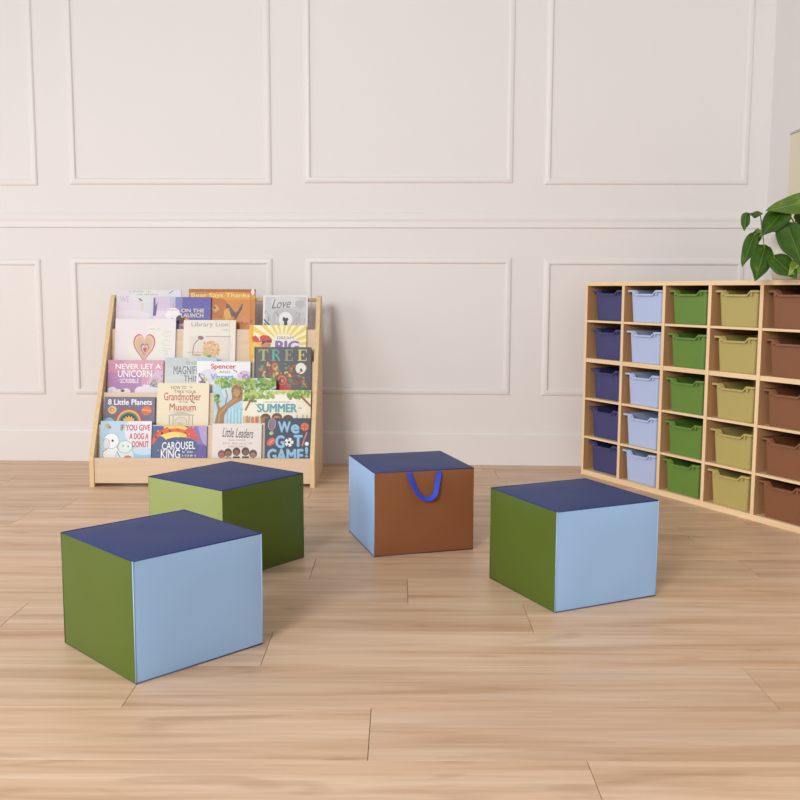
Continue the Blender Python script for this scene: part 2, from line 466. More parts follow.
# ------------------------------------------------------------------ book display
sh = empty('book_display', (-0.94, 4.40, 0))
tag(sh, 'light wood five-tier book display rack standing against the panelled wall', 'bookshelf')
SX, SY = 0.94, -4.40                                       # world -> local
BX0, BX1 = -1.474, -0.405
def side(x0, x1):
    pts = [(4.40, 0), (4.40, 0.13), (4.404, 0.15), (4.806, 0.885), (4.816, 0.899), (4.832, 0.906), (4.868, 0.906), (4.884, 0.898), (4.89, 0.884), (4.89, 0)]
    bm = bmesh.new(); fs = prism(bm, [(p[0] + SY, p[1]) for p in pts], 'x', x0 + SX, x1 + SX)
    o = link('side_panel', bm, [M_birch_z, M_edge], sh)
    for p in o.data.polygons:
        if abs(p.normal.x) < 0.5: p.material_index = 1
    return o
spl = side(BX0, BX0 + 0.021); spr = side(BX1 - 0.021, BX1)
IN0, IN1 = BX0 + 0.0212 + SX, BX1 - 0.0212 + SX
bm = bmesh.new(); box(bm, IN0, IN1, 0.006, 0.021, 0.017, 0.138, bev=0.0015); link('front_board', bm, M_birch, sh)
TH = math.radians(12); tn = math.tan(TH)
TOPS = {1: .285, 2: .432, 3: .580, 4: .736, 5: .888}; YS = {1: 4.50, 2: 4.585, 3: 4.67, 4: 4.755, 5: 4.84}
def shelf_z(k): return 0.034 if k == 1 else TOPS[k - 1] - 0.116
for k in range(1, 5):
    hgt = (TOPS[k] - shelf_z(k)) / math.cos(TH)
    M = Matrix.Translation((0, YS[k] + SY, TOPS[k])) @ Matrix.Rotation(-TH, 4, 'X')
    bm = bmesh.new(); box(bm, IN0, IN1, -0.006, 0.006, -hgt, 0, bev=0.0015, M=M); link('tier_panel', bm, M_birch, sh)
for k in range(1, 6):
    M = Matrix.Translation((0, YS[k] + SY + (shelf_z(k) - TOPS[k]) * tn, shelf_z(k))) @ Matrix.Rotation(-TH, 4, 'X')
    bm = bmesh.new(); box(bm, IN0, IN1, -0.044 if k > 1 else -0.012, -0.0065 if k < 5 else 0.010, -0.010, 0.0, M=M); link('tier_shelf', bm, M_birch, sh)
bm = bmesh.new(); tube(bm, [(IN0, 4.845 + SY, 0.884), (IN1, 4.845 + SY, 0.884)], 0.0095, 16); link('top_rail', bm, M_edge_x, sh, True)
for z, y in ((0.60, 4.70), (0.43, 4.62), (0.36, 4.74), (0.75, 4.80), (0.884, 4.845)):
    bm = bmesh.new(); tube(bm, [(BX1 + SX - 0.001, y + SY, z), (BX1 + SX + 0.0012, y + SY, z)], 0.006, 12); link('screw_cap', bm, M_screw, sh, True)

# --- covers: flat artwork in design units (1 unit = 1/width), clipped to the cover
def clip(poly, x0, x1, z0, z1):
    def cut(P, ins, inter):
        out = []
        for i in range(len(P)):
            a, b = P[i - 1], P[i]
            if ins(b):
                if not ins(a): out.append(inter(a, b))
                out.append(b)
            elif ins(a): out.append(inter(a, b))
        return out
    def ix(v): return lambda a, b: (v, a[1] + (b[1] - a[1]) * (v - a[0]) / (b[0] - a[0]))
    def iz(v): return lambda a, b: (a[0] + (b[0] - a[0]) * (v - a[1]) / (b[1] - a[1]), v)
    for ins, it in ((lambda p: p[0] >= x0, ix(x0)), (lambda p: p[0] <= x1, ix(x1)), (lambda p: p[1] >= z0, iz(z0)), (lambda p: p[1] <= z1, iz(z1))):
        if len(poly) < 3: return []
        poly = cut(poly, ins, it)
    return poly
def ink(rgb): return mat('ink_%d_%d_%d' % rgb, tuple(v * 0.945 for v in rgb), 0.4, 0.3)
class Art:
    def __init__(s, l, r, t, w, h):
        s.l, s.r, s.t, s.w, s.h = l, r, t, w, h; s.k = w / (r - l)
        s.bm = bmesh.new(); s.ms = []; s.lay = 0; s.n = 0
    def P(s, p): return ((p[0] - s.l) * s.k, s.h - (p[1] - s.t) * s.k)
    def mi(s, rgb):
        m = ink(rgb)
        if m not in s.ms: s.ms.append(m)
        return s.ms.index(m)
    def poly(s, pts, rgb, up=True):
        if up: s.lay += 1
        q = clip([s.P(p) for p in pts], 0.0004, s.w - 0.0004, 0.0004, s.h - 0.0004)
        if len(q) < 3: return
        y = -0.00012 - 0.000022 * s.lay
        try: f = s.bm.faces.new([s.bm.verts.new((p[0], y, p[1])) for p in q])
        except ValueError: return
        f.material_index = s.mi(rgb); s.n += 1
    def rect(s, x0, x1, y0, y1, rgb): s.poly([(x0, y0), (x1, y0), (x1, y1), (x0, y1)], rgb)
    def ell(s, cx, cy, rx, ry, rgb, rot=0, n=20, up=True):
        c, d = math.cos(rot), math.sin(rot)
        s.poly([(cx + rx * math.cos(2 * PI * i / n) * c - ry * math.sin(2 * PI * i / n) * d,
                 cy + rx * math.cos(2 * PI * i / n) * d + ry * math.sin(2 * PI * i / n) * c) for i in range(n)], rgb, up)
    def line(s, pts, w, rgb):
        s.lay += 1
        for a, b in zip(pts, pts[1:]):
            dx, dy = b[0] - a[0], b[1] - a[1]; L_ = math.hypot(dx, dy) or 1
            nx, ny = -dy / L_ * w / 2, dx / L_ * w / 2; ex, ey = dx / L_ * w * .25, dy / L_ * w * .25
            s.poly([(a[0] + nx - ex, a[1] + ny - ey), (b[0] + nx + ex, b[1] + ny + ey), (b[0] - nx + ex, b[1] - ny + ey), (a[0] - nx - ex, a[1] - ny - ey)], rgb, False)
    def star(s, cx, cy, r1, r2, n, rgb):
        s.poly([(cx + (r1 if i % 2 else r2) * math.cos(PI * i / n), cy + (r1 if i % 2 else r2) * math.sin(PI * i / n)) for i in range(2 * n)], rgb)
    def blobs(s, x0, x1, y0, y1, n, r0, r1, cols, seed):
        q = random.Random(seed)
        for i in range(n):
            s.ell(q.uniform(x0, x1), q.uniform(y0, y1), q.uniform(r0, r1), q.uniform(r0, r1) * .7, q.choice(cols), q.uniform(0, 3), 9, i % 4 == 0)
    def marks(s, x0, x1, y, h, rgb, seed, step=1.6):
        """lettering too small to read: a row of tiny strokes"""
        q = random.Random(seed); x = x0; s.lay += 1
        while x < x1:
            if q.random() < 0.85:
                a = q.uniform(-.3, .3)
                s.poly([(x, y), (x + .45, y), (x + .45 + a, y + h), (x + a, y + h)], rgb, False)
                if q.random() < .6: s.poly([(x, y + h * .4), (x + step * .8, y + h * .4), (x + step * .8, y + h * .65), (x, y + h * .65)], rgb, False)
            x += step

def text_mesh(body, bold=0.0, shear=0.0):
    cu = bpy.data.curves.new('t', 'FONT'); cu.body = body; cu.offset = bold; cu.shear = shear; cu.resolution_u = 3
    o = bpy.data.objects.new('t', cu); C.objects.link(o)
    bpy.context.view_layer.update()
    me = bpy.data.meshes.new_from_object(o.evaluated_get(bpy.context.evaluated_depsgraph_get()))
    bpy.data.objects.remove(o); bpy.data.curves.remove(cu)
    return me
def add_text(art, parent, body, x0, x1, y0, y1, rgb, bold=0.0, shear=0.0, rot=0.0, up=0):
    me = text_mesh(body, 0.0, shear)
    if bold > 0:                                    # heavier weight: the letters laid side by side with themselves
        bm = bmesh.new(); bm.from_mesh(me); src = bm.faces[:]
        for q, (dx, dy) in enumerate(((bold, 0), (bold * .5, bold * .5), (bold * .5, -bold * .5))):
            r = bmesh.ops.duplicate(bm, geom=src)
            for v in r['geom']:
                if isinstance(v, bmesh.types.BMVert): v.co.x += dx * 1.6; v.co.y += dy * 1.2; v.co.z = q + 1
        bm.to_mesh(me); bm.free()
    xs = [v.co.x for v in me.vertices]; ys = [v.co.y for v in me.vertices]
    a, b, c, d = min(xs), max(xs), min(ys), max(ys)
    for v in me.vertices:
        X = x0 + (v.co.x - a) / (b - a) * (x1 - x0); Y = y1 - (v.co.y - c) / (d - c) * (y1 - y0)
        if rot: Y += (X - (x0 + x1) / 2) * rot
        p = art.P((X, Y))
        v.co = (p[0], -0.0002 - 0.000022 * (art.lay + 2) - up * 0.0001 - 0.00002 * v.co.z, p[1])
    me.materials.clear(); me.materials.append(ink(rgb))
    o = bpy.data.objects.new('title', me); C.objects.link(o); o.parent = parent
    return o

PAGES = mat('book_pages', (236, 230, 216), 0.8, 0.2)
def book(label, row, th, w, h, x0, ztop, ytop, l, r, t, bg, draw, spine=None):
    base = Vector((x0, ytop - h * math.sin(TH), ztop - h * math.cos(TH)))
    o = empty('picture_book', base, (-TH, 0, 0))
    tag(o, label, 'book', 'picture books on the display rack')
    cb = 0.0022
    bm = bmesh.new()
    box(bm, 0, w, 0, cb, 0, h, bev=0.0007); box(bm, 0, w, th - cb, th, 0, h, bev=0.0007); box(bm, -0.0006, cb, 0.0004, th - 0.0004, 0.0002, h - 0.0002, mi=1)
    cov = link('cover', bm, [mat('cover_%d_%d_%d' % bg, tuple(v * 0.945 for v in bg), 0.36, 0.3), mat('cover_%d_%d_%d' % (spine or bg), tuple(v * 0.945 for v in (spine or bg)), 0.36, 0.3)], o)
    bm = bmesh.new(); box(bm, cb, w - 0.003, cb + 0.0001, th - cb - 0.0001, 0.003, h - 0.003); link('page_block', bm, PAGES, o)
    art = Art(l, r, t, w, h)
    texts = draw(art) or []
    for tx in texts: add_text(art, cov, *tx[:6], **(tx[6] if len(tx) > 6 else {}))
    if art.n:
        me = bpy.data.meshes.new('illustration'); art.bm.to_mesh(me)
        for m in art.ms: me.materials.append(m)
        io = bpy.data.objects.new('illustration', me); C.objects.link(io); io.parent = cov
    art.bm.free()
    return o

# each drawing works in its own cover units and returns the lettering: (text, x0, x1, y0, y1, colour)
G1, G2, G3, G4 = (120, 165, 60), (150, 185, 80), (90, 135, 55), (185, 205, 110)
def d_donut(a):
    a.ell(143, 431, 18, 17, (236, 232, 242)); a.ell(147, 440, 12, 10, (246, 226, 232)); a.ell(150, 426, 9, 8, (244, 240, 245))
    a.ell(139, 458, 20, 5, (160, 205, 238)); a.ell(145, 451, 12, 4, (205, 228, 246))
    a.ell(104, 430, 6, 12, (170, 208, 228)); a.ell(108, 426, 2.6, 2.2, (196, 170, 130)); a.ell(110, 427.5, 1.5, 1.2, (150, 120, 100))
    for cx, cy, rx, ry, col in ((112, 454, 8, 9, (244, 244, 246)), (112, 441, 7.5, 7.5, (248, 247, 248)), (107, 444, 3, 5, (226, 230, 236)),
                                (126, 456, 9, 8, (222, 240, 238)), (126, 447, 7, 6, (228, 242, 236))):
        a.ell(cx, cy, rx + .5, ry + .5, (150, 165, 180)); a.ell(cx, cy, rx, ry, col)
    a.ell(113.3, 440.8, 1.2, 1.2, (40, 40, 48)); a.ell(124, 446, .7, .7, (60, 60, 70)); a.ell(129, 446.5, .7, .7, (60, 60, 70))
    a.line([(104, 452), (108, 449)], .8, (130, 140, 155)); a.line([(118, 452), (121, 457)], .8, (130, 140, 155)); a.ell(129, 458, 4, 2.6, (228, 120, 90))
    R = (176, 52, 66)
    return [('IF YOU GIVE', 121, 150.5, 424.6, 430.6, R, dict(bold=.02)), ('A DOG A', 130, 149, 433.3, 439.2, R, dict(bold=.02)), ('DONUT', 133, 149.5, 441.2, 447.2, R, dict(bold=.02))]
def d_carousel(a):
    a.poly([(188, 426), (208, 426), (208, 459), (198, 459), (194, 444)], (132, 112, 186)); a.poly([(198, 426), (208, 426), (208, 450), (202, 440)], (176, 160, 214)); a.ell(203, 453, 7, 9, (98, 80, 160))
    a.ell(174, 433, 17, 9, (246, 206, 78)); a.ell(170, 436, 11, 5.5, (250, 220, 110))
    a.ell(180, 447, 20, 10, (62, 84, 136)); a.ell(160, 450, 9, 14, (70, 92, 140))
    a.line([(152.8, 443), (156, 437), (162, 433), (170, 430.5), (178, 430), (186, 432), (192, 436)], 3.4, (226, 92, 52))
    a.line([(154, 436), (160, 431), (168, 428)], 1.6, (196, 60, 56))
    a.poly([(186, 429), (192, 427), (196, 433), (201, 440), (195, 439.5), (187, 437)], (220, 74, 58)); a.line([(190, 427), (188, 423)], 1.4, (240, 150, 70)); a.line([(193, 428), (196, 424.5)], 1.2, (240, 150, 70))
    a.blobs(153, 207, 428, 458, 24, .3, .7, [(210, 214, 240), (240, 220, 150)], 5)
    a.ell(158, 427.5, 6, 3, (70, 92, 150))
    W = (246, 246, 250)
    a.marks(183, 195, 451, 2.2, W, 8); a.marks(183, 196, 454.6, 2.4, W, 9)
    return [('CAROUSEL', 162.5, 196, 441.8, 449.6, W, dict(bold=.025, rot=-.03)), ('KING', 161.5, 181, 449.4, 458.6, W, dict(bold=.03))]
def d_leaders(a):
    a.ell(226, 431, 12, 9, (233, 226, 222))
    skin = [(176, 92, 78), (150, 92, 66), (142, 80, 62), (132, 78, 60), (168, 122, 86)]; hair = [(150, 62, 66), (72, 50, 48), (62, 44, 46), (76, 50, 46), (70, 58, 50)]
    for (cx, cy), sk, hr in zip(((222.3, 455), (228.6, 453.4), (237, 452.4), (246, 452.2), (253.6, 454.6)), skin, hair):
        a.rect(cx - 3.4, cx + 3.4, cy + 4, cy + 9, hr); a.ell(cx, cy - .8, 3.9, 4.2, hr); a.ell(cx, cy + .6, 2.8, 3.0, sk)
        a.ell(cx - 1.1, cy + .3, .35, .3, (50, 36, 34)); a.ell(cx + 1.1, cy + .3, .35, .3, (50, 36, 34))
    K = (70, 60, 62)
    return [('Little Leaders', 222.6, 253.6, 428.2, 437.6, K, dict(shear=.35, rot=.05)), ('BOLD WOMEN', 229.5, 246, 439.4, 440.8, (176, 160, 150)),
            ('IN BLACK', 223.5, 253.4, 442.4, 444.2, (206, 160, 158)), ('HISTORY', 229.5, 246.5, 445.6, 447.4, (176, 150, 120))]
def d_game(a):
    a.rect(265, 312, 418, 480, (56, 70, 92))
    a.ell(272, 424.5, 4.1, 6.3, (196, 160, 154), .12); a.ell(272, 424.5, 3.3, 5.5, (84, 90, 110), .12)
    for i in range(4): a.line([(270 + i * 1.3, 420), (270.4 + i * 1.3, 429)], .25, (190, 165, 165))
    for i in range(5): a.line([(269, 421 + i * 1.8), (275, 421 + i * 1.8)], .25, (190, 165, 165))
    a.line([(272.6, 430), (273.6, 434.6)], 1.1, (186, 120, 112)); a.ell(271.3, 433.8, 1.9, 1.9, (176, 206, 130))
    a.ell(306, 427, 4.2, 4.2, (232, 112, 76)); a.line([(302, 426.4), (310, 427.8)], .4, (120, 50, 40)); a.line([(306.6, 423), (305.4, 431)], .4, (120, 50, 40))
    a.ell(271.4, 442.6, 5, 3.4, (226, 98, 84), -.7); a.line([(269.8, 444.4), (273, 441)], .5, (250, 220, 210))
    a.line([(308.2, 433), (305.6, 440), (303.6, 446.4)], 1.5, (226, 120, 118)); a.ell(308.3, 444.6, 2.1, 2.1, (240, 240, 244)); a.line([(302, 436), (300.2, 436)], .5, (220, 220, 230))
    a.ell(290, 443, 4.6, 4.6, (244, 244, 248)); a.star(290, 443, 1.5, 1.2, 5, (40, 44, 58))
    for q in range(5): a.ell(290 + 3.7 * math.cos(q * 1.257 + .6), 443 + 3.7 * math.sin(q * 1.257 + .6), 1.0, .8, (40, 44, 58), q * 1.257)
    B = (150, 198, 230); D = (84, 128, 172)
    out = []
    for body, x0, x1, y0, y1 in (('W', 278.4, 291.4, 421.4, 433), ('e', 291.6, 300.6, 424.4, 434), ('G', 275.8, 285.4, 435.8, 449), ('T', 294.6, 304, 435.4, 447.6), ('GAME', 267.6, 305, 449.6, 463), ('!', 306.6, 309.6, 447.6, 458.6)):
        out.append((body, x0 + .5, x1 + .5, y0 + .6, y1 + .6, D, dict(bold=.06)))
    for body, x0, x1, y0, y1 in (('W', 278.4, 291.4, 421.4, 433), ('e', 291.6, 300.6, 424.4, 434), ('G', 275.8, 285.4, 435.8, 449), ('T', 294.6, 304, 435.4, 447.6), ('GAME', 267.6, 305, 449.6, 463), ('!', 306.6, 309.6, 447.6, 458.6)):
        out.append((body, x0, x1, y0, y1, B, dict(bold=.05, up=2)))
    return out
def d_planets(a):
    a.blobs(106, 155, 398, 425, 40, .2, .5, [(210, 205, 225), (150, 145, 190)], 2)
    for r_, col in ((14, (178, 62, 50)), (12.6, (222, 110, 60)), (11.6, (240, 200, 110)), (10.4, (88, 150, 120)), (9.0, (66, 110, 110)), (8.0, (56, 48, 66))): a.ell(129.6, 422, r_, r_, col, n=32)
    a.star(129.6, 423, 7.6, 5.2, 14, (250, 205, 60)); a.ell(129.6, 423, 5, 5, (246, 180, 50))
    a.ell(113, 410, 4.3, 4.0, (238, 196, 110)); a.ell(112.4, 409.8, 2.6, 2.2, (226, 130, 80)); a.ell(113, 410, 1, .8, (246, 220, 150))
    a.ell(147.2, 410.8, 5, 4.6, (236, 112, 48)); a.line([(142.6, 409.6), (151.6, 411)], .9, (250, 190, 110)); a.line([(143.4, 412.6), (151.4, 413.6)], .7, (200, 70, 40))
    a.ell(110, 423, 5.6, 5.2, (150, 196, 206)); a.ell(111, 424, 3, 3, (100, 160, 180))
    return [('8 Little Planets', 108.4, 152.4, 399.2, 405, (248, 246, 250), dict(bold=.035))]
def d_grand(a):
    K = (110, 104, 96); R = (196, 66, 56)
    g = (176, 172, 156)
    a.poly([(169, 415), (182, 411.5), (195, 415), (195, 416), (169, 416)], (196, 194, 178))
    for x in (170.5, 174, 190, 193.4): a.line([(x, 416), (x, 426)], 1.0, g)
    a.ell(182, 422, 6, 4.5, (224, 216, 194)); a.line([(176, 426), (176.4, 420), (179, 417.4), (185, 417.4), (187.6, 420), (188, 426)], .6, g)
    a.ell(181, 424, 3, 1.6, (206, 196, 176)); a.line([(191.5, 401), (195, 403)], 1.5, (110, 150, 120)); a.line([(170, 412.2), (194, 411.6)], .5, g)
    a.marks(190, 193, 385.6, 3, (190, 184, 170), 4)
    return [('HOW TO', 171.5, 186.6, 386, 389.2, K, dict(rot=-.02)), ('TAKE YOUR', 174.5, 196.5, 390.3, 393.2, K, dict(rot=.03)),
            ('Grandmother', 164.4, 201.4, 392.6, 400.6, R, dict(bold=.01)), ('TO THE', 179, 188.4, 401.2, 403.2, K), ('Museum', 170.2, 196.4, 403.6, 410.8, R, dict(bold=.015))]
def d_treebear(a):
    a.ell(222, 400, 8, 18, (178, 212, 230)); a.ell(236, 415, 9, 14, (166, 214, 232)); a.ell(228, 392, 6, 6, (200, 224, 232))
    for i in range(9): a.line([(228.5 + i * 1.6, 408 + (i % 3) * 2), (228 + i * 1.7, 426)], .6, (226, 240, 246) if i % 2 else (130, 196, 222))
    a.poly([(214.4, 428), (217, 416), (218.5, 410), (216, 402), (217.4, 401.6), (221, 408), (228, 402.6), (232.5, 399), (231.6, 390), (235, 384), (243, 384), (246, 394), (243, 400), (236, 403.6), (229, 408.4), (225, 416), (224.6, 428)], (164, 122, 74))
    a.line([(219, 426), (220.5, 414), (228, 405), (237, 399)], 1.1, (196, 156, 100)); a.line([(226, 404), (227.6, 396), (226, 390)], 1.0, (146, 108, 68)); a.line([(243, 410), (249, 402), (254, 396)], 2.2, (146, 98, 62))
    a.blobs(214.6, 276, 378.5, 386, 90, 1.4, 3.2, [G1, G2, G3, G4, (140, 176, 66)], 11)
    a.blobs(246, 276, 384, 400, 60, 1.4, 3.0, [G1, G2, G3, (165, 192, 84)], 12); a.blobs(214.6, 220, 394, 403, 16, 1, 2.2, [G1, G2, G3], 13); a.blobs(222, 232, 384, 389, 14, .9, 2, [G3, G1], 14)
    a.ell(237, 391, 5.4, 6.6, (150, 100, 60)); a.ell(236.6, 392.6, 3.6, 4, (190, 146, 96)); a.blobs(232, 243, 385, 398, 16, .5, 1.1, [(124, 82, 50), (206, 164, 110)], 15)
def d_summer(a):
    a.ell(277, 409, 30, 11, (246, 241, 222)); a.ell(277, 401, 20, 6, (250, 246, 232))
    a.blobs(244, 274, 390.5, 398, 70, 1.3, 3, [G2, G4, G1, (170, 196, 90)], 21); a.blobs(288, 310, 390.5, 398, 60, 1.3, 3, [G2, G1, G4, (132, 172, 74)], 22)
    a.blobs(270, 292, 390.6, 393, 26, 1, 2.2, [(206, 218, 140), G4], 23); a.blobs(244, 256, 396, 402, 16, 1, 2.2, [G1, G3], 24)
    a.line([(311, 406), (305, 400), (301, 396)], 2.0, (160, 100, 66)); a.line([(246, 410), (250, 402), (254, 398)], 1.8, (150, 104, 66))
    a.marks(264, 291, 401.4, 1.2, (176, 170, 150), 25, 1.3); a.line([(256, 404), (257.6, 405.6)], .8, (90, 170, 180)); a.line([(299, 408), (302, 408)], .8, (120, 110, 90))
    q = random.Random(4)
    for i in range(18): a.rect(244 + i * 1.1, 244.9 + i * 1.1, 415.6 + q.uniform(0, 2), 423, q.choice([(224, 150, 100), (240, 208, 150), (210, 110, 90), (236, 224, 190), (170, 150, 90)]))
    for cx, cy, sk, hr in ((266, 418.4, (168, 104, 72), (104, 56, 44)), (277.4, 417.8, (196, 140, 96), (116, 74, 46)), (288.6, 419.6, (186, 122, 84), (110, 62, 44))):
        a.ell(cx, cy - .8, 5.0, 4, hr); a.ell(cx, cy + 1.6, 4, 3.4, sk)
    for x in (262, 297, 303, 307): a.line([(x, 425), (x + .6, 415)], .7, (150, 140, 90))
    T = (82, 166, 186)
    return [('SUMMER', 257.6, 297.4, 403.6, 412.4, T, dict(bold=.04))]
def d_unicorn(a):
    a.ell(120, 384, 22, 14, (178, 130, 184)); a.ell(146, 366, 24, 9, (222, 162, 184)); a.ell(158, 380, 9, 10, (214, 190, 214)); a.ell(116, 366, 10, 7, (206, 140, 170))
    a.blobs(109, 163, 361, 392, 90, .3, 1.1, [(232, 190, 210), (190, 120, 170), (240, 214, 226), (170, 130, 190)], 31)
    for cx, cy, r_ in ((113, 391, 5), (120, 393, 4.6), (127, 392, 4.4), (141, 391, 5.4), (148, 390, 6.6), (156, 392, 5.6)): a.ell(cx, cy, r_, r_ * .8, (238, 230, 242))
    a.poly([(140, 391), (145, 384), (149, 390)], (240, 226, 238)); a.ell(123.6, 391, 2, 1.2, (70, 60, 70))
    q = random.Random(6)
    for i in range(9): a.line([(q.uniform(150, 160), q.uniform(379, 389)) for _ in range(3)], .5, q.choice([(80, 130, 170), (90, 80, 100), (200, 210, 120), (150, 190, 210)]))
    W = (250, 246, 250)
    return [('NEVER LET A', 115.8, 161.2, 363.8, 369.2, W, dict(bold=.03)), ('UNICORN', 118.4, 152.6, 370.2, 377.4, W, dict(bold=.03)), ('SCRIBBLE', 121, 139.6, 378.8, 383.2, W, dict(bold=.02))]
def d_magn(a):
    a.rect(165.5, 217, 357.6, 425, (206, 216, 216))
    a.ell(176, 362, 14, 6, (196, 208, 214)); a.ell(208, 359.4, 11, 3.4, (176, 208, 228)); a.ell(176, 384, 14, 9, (214, 222, 220))
    a.blobs(168, 214, 359, 390, 30, .3, .7, [(188, 198, 200), (224, 230, 228)], 36); a.line([(221, 358), (223, 360)], 1, (70, 130, 120))
    K = (98, 102, 108)
    return [('THE MOST', 186, 197.6, 361.6, 364.8, (140, 146, 150)), ('MAGNIFICENT', 174, 213.6, 366.2, 374.6, K, dict(bold=-.005)), ('THING', 184.4, 205, 375.6, 382, K)]
def d_spencer(a):
    a.ell(209, 376, 9, 7, (226, 224, 240)); a.ell(244.6, 375, 6, 4.4, (216, 196, 226)); a.ell(246, 377, 4, 3, (182, 146, 200)); a.ell(240, 376, 3, 2, (236, 196, 214))
    a.blobs(238, 250, 371, 380, 14, .4, 1.1, [(150, 120, 190), (230, 170, 190), (240, 230, 245)], 41)
    q = random.Random(2)
    for i in range(8): a.line([(q.uniform(197.6, 206), q.uniform(373, 384)) for _ in range(3)], .55, q.choice([(110, 90, 150), (150, 120, 180), (90, 90, 110)]))
    a.ell(206, 379.6, 2, 1.5, (206, 206, 90)); a.line([(233.6, 370), (236.6, 371.6), (237, 373)], .8, (110, 100, 120)); a.line([(212, 361.6), (250, 361.6)], .8, (206, 216, 232))
    return [('Spencer', 210.8, 236.2, 363.8, 370.4, (206, 76, 72), dict(bold=.035)), ('AND', 219, 230.6, 371, 373.2, (120, 140, 140)), ('Vincent', 211, 234, 374, 380.4, (88, 158, 214), dict(bold=.03))]
def d_tree(a):
    cols = [(172, 184, 96), (100, 176, 156), (150, 158, 112), (206, 206, 128)]
    for ch, x0, x1, col in zip('TREE', (258.8, 271.4, 284.8, 298), (268.2, 280.6, 292.8, 306.8), cols):
        w_ = x1 - x0; y0, y1 = 349.4, 360.8
        if ch == 'T':
            a.rect(x0, x1, y0, y0 + 1, col); a.rect(x0, x0 + .8, y0, y0 + 3, col); a.rect(x1 - .8, x1, y0, y0 + 3, col); a.rect(x0 + w_ / 2 - 1.2, x0 + w_ / 2 + 1.2, y0, y1, col); a.rect(x0 + w_ / 2 - 2.6, x0 + w_ / 2 + 2.6, y1 - .8, y1, col)
        else:
            a.rect(x0 + .8, x0 + 3.2, y0, y1, col); a.rect(x0, x0 + 4.4, y1 - .8, y1, col); a.rect(x0, x0 + 4, y0, y0 + .8, col)
            if ch == 'R':
                a.line([(x0 + 3, y0 + .5), (x0 + 6, y0 + .7), (x0 + 7.6, y0 + 2.6), (x0 + 6.2, y0 + 5), (x0 + 3, y0 + 5.6)], 1.2, col); a.line([(x0 + 5, y0 + 5.6), (x0 + 8.4, y1 - .3)], 1.7, col)
            else:
                a.rect(x0, x1, y0, y0 + .9, col); a.rect(x1 - .8, x1, y0, y0 + 3, col); a.rect(x0, x1, y1 - .9, y1, col); a.rect(x1 - .8, x1, y1 - 3.2, y1, col); a.rect(x0 + 3, x0 + 6, y0 + 5, y0 + 5.8, col); a.rect(x0 + 5.4, x0 + 6.1, y0 + 3.6, y0 + 7.2, col)
    for p in ([(281, 378), (276, 372), (268, 368), (262, 370)], [(282, 378), (279, 370), (272, 365)], [(286, 378), (290, 370), (293, 366)], [(287, 380), (296, 375), (304, 378)], [(288, 384), (298, 384), (305, 380)]): a.line(p, 1.5, (176, 82, 54))
    a.poly([(277, 391), (277.6, 382), (279, 376), (286, 376), (288, 383), (291.6, 386), (292, 391)], (206, 62, 52))
    a.ell(282.4, 380.4, 4.4, 5, (226, 122, 104)); a.ell(282.4, 380.6, 2.8, 3.4, (150, 66, 60)); a.ell(282.8, 381, 1.4, 1.9, (206, 170, 150))
    leaf = [(216, 112, 60), (226, 178, 80), (120, 160, 80), (88, 150, 150), (176, 70, 60), (206, 196, 120), (104, 130, 90), (150, 96, 70)]
    a.blobs(259, 278, 363, 377, 34, 1.2, 2.4, leaf, 51); a.blobs(288, 306, 366, 388, 40, 1.2, 2.4, leaf, 52); a.blobs(276, 292, 363, 374, 14, 1.1, 2.1, leaf, 53)
    a.ell(301, 368.4, 5.2, 5.6, (238, 236, 226)); a.ell(301.4, 370, 1.2, 1.6, (90, 90, 96)); a.line([(299, 373), (303, 371)], .7, (110, 100, 90))
    a.line([(255.4, 347), (255.4, 392)], 1.2, (64, 62, 70))
def d_heart(a):
    def H(cx, cy, sx, sy, col):
        pts = []
        for i in range(40):
            t = 2 * PI * i / 40
            pts.append((cx + sx * math.sin(t) ** 3 , cy - sy * (13 * math.cos(t) - 5 * math.cos(2 * t) - 2 * math.cos(3 * t) - math.cos(4 * t)) / 14.5))
        a.poly(pts, col)
    a.ell(150, 346, 22, 20, (238, 238, 230)); a.ell(130, 330, 18, 14, (238, 230, 236))
    H(145, 346.5, 11, 15, (206, 96, 104)); H(145, 346.5, 9.8, 13.6, (232, 196, 172)); H(144.4, 347, 8, 11.5, (214, 190, 142)); H(145, 348, 5.6, 8.6, (226, 176, 160)); H(145.4, 349, 4.2, 6.6, (132, 142, 146)); H(145.6, 349.4, 3.1, 5, (230, 206, 196)); H(145.8, 350, 1.9, 3.2, (214, 82, 84))
    a.marks(150, 160, 328.6, 1, (150, 160, 150), 61, 1.5)
    q = random.Random(8)
    for i in range(16): a.line([(162 + q.uniform(0, 9), 331 + i * 1.6), (163 + q.uniform(0, 9), 331.6 + i * 1.6)], .4, (206, 204, 202))
def d_lion(a):
    a.rect(190, 231, 336, 364, (228, 222, 214)); a.rect(206, 231, 336.2, 336.9, (170, 166, 160)); a.ell(218, 346, 15, 9, (234, 224, 216))
    a.line([(193.6, 355.6), (193.8, 350), (194.6, 345), (197.6, 341), (200, 339)], .8, (140, 128, 120)); a.ell(201.2, 338, 2.9, 2, (150, 112, 116), .2)
    a.line([(188, 352.6), (206, 352.6)], .6, (196, 170, 158)); a.ell(198, 355.4, 4.4, 1.2, (222, 166, 146))
    a.ell(212, 349.4, 8.4, 8.6, (226, 184, 138)); a.blobs(204.6, 219.4, 342, 358, 40, .7, 1.7, [(216, 168, 120), (236, 204, 164), (206, 156, 110), (240, 214, 180)], 66)
    a.ell(206.4, 354.4, 3, 2.4, (206, 196, 96)); a.ell(210, 356.4, 2, 1.4, (130, 150, 80)); a.line([(229.6, 320), (229.6, 362)], .5, (214, 208, 196))
    a.marks(222.6, 229, 329.4, 1.2, (186, 180, 170), 67, 1.3)
    return [('Library Lion', 191.6, 228.4, 322, 328, (166, 162, 156))]
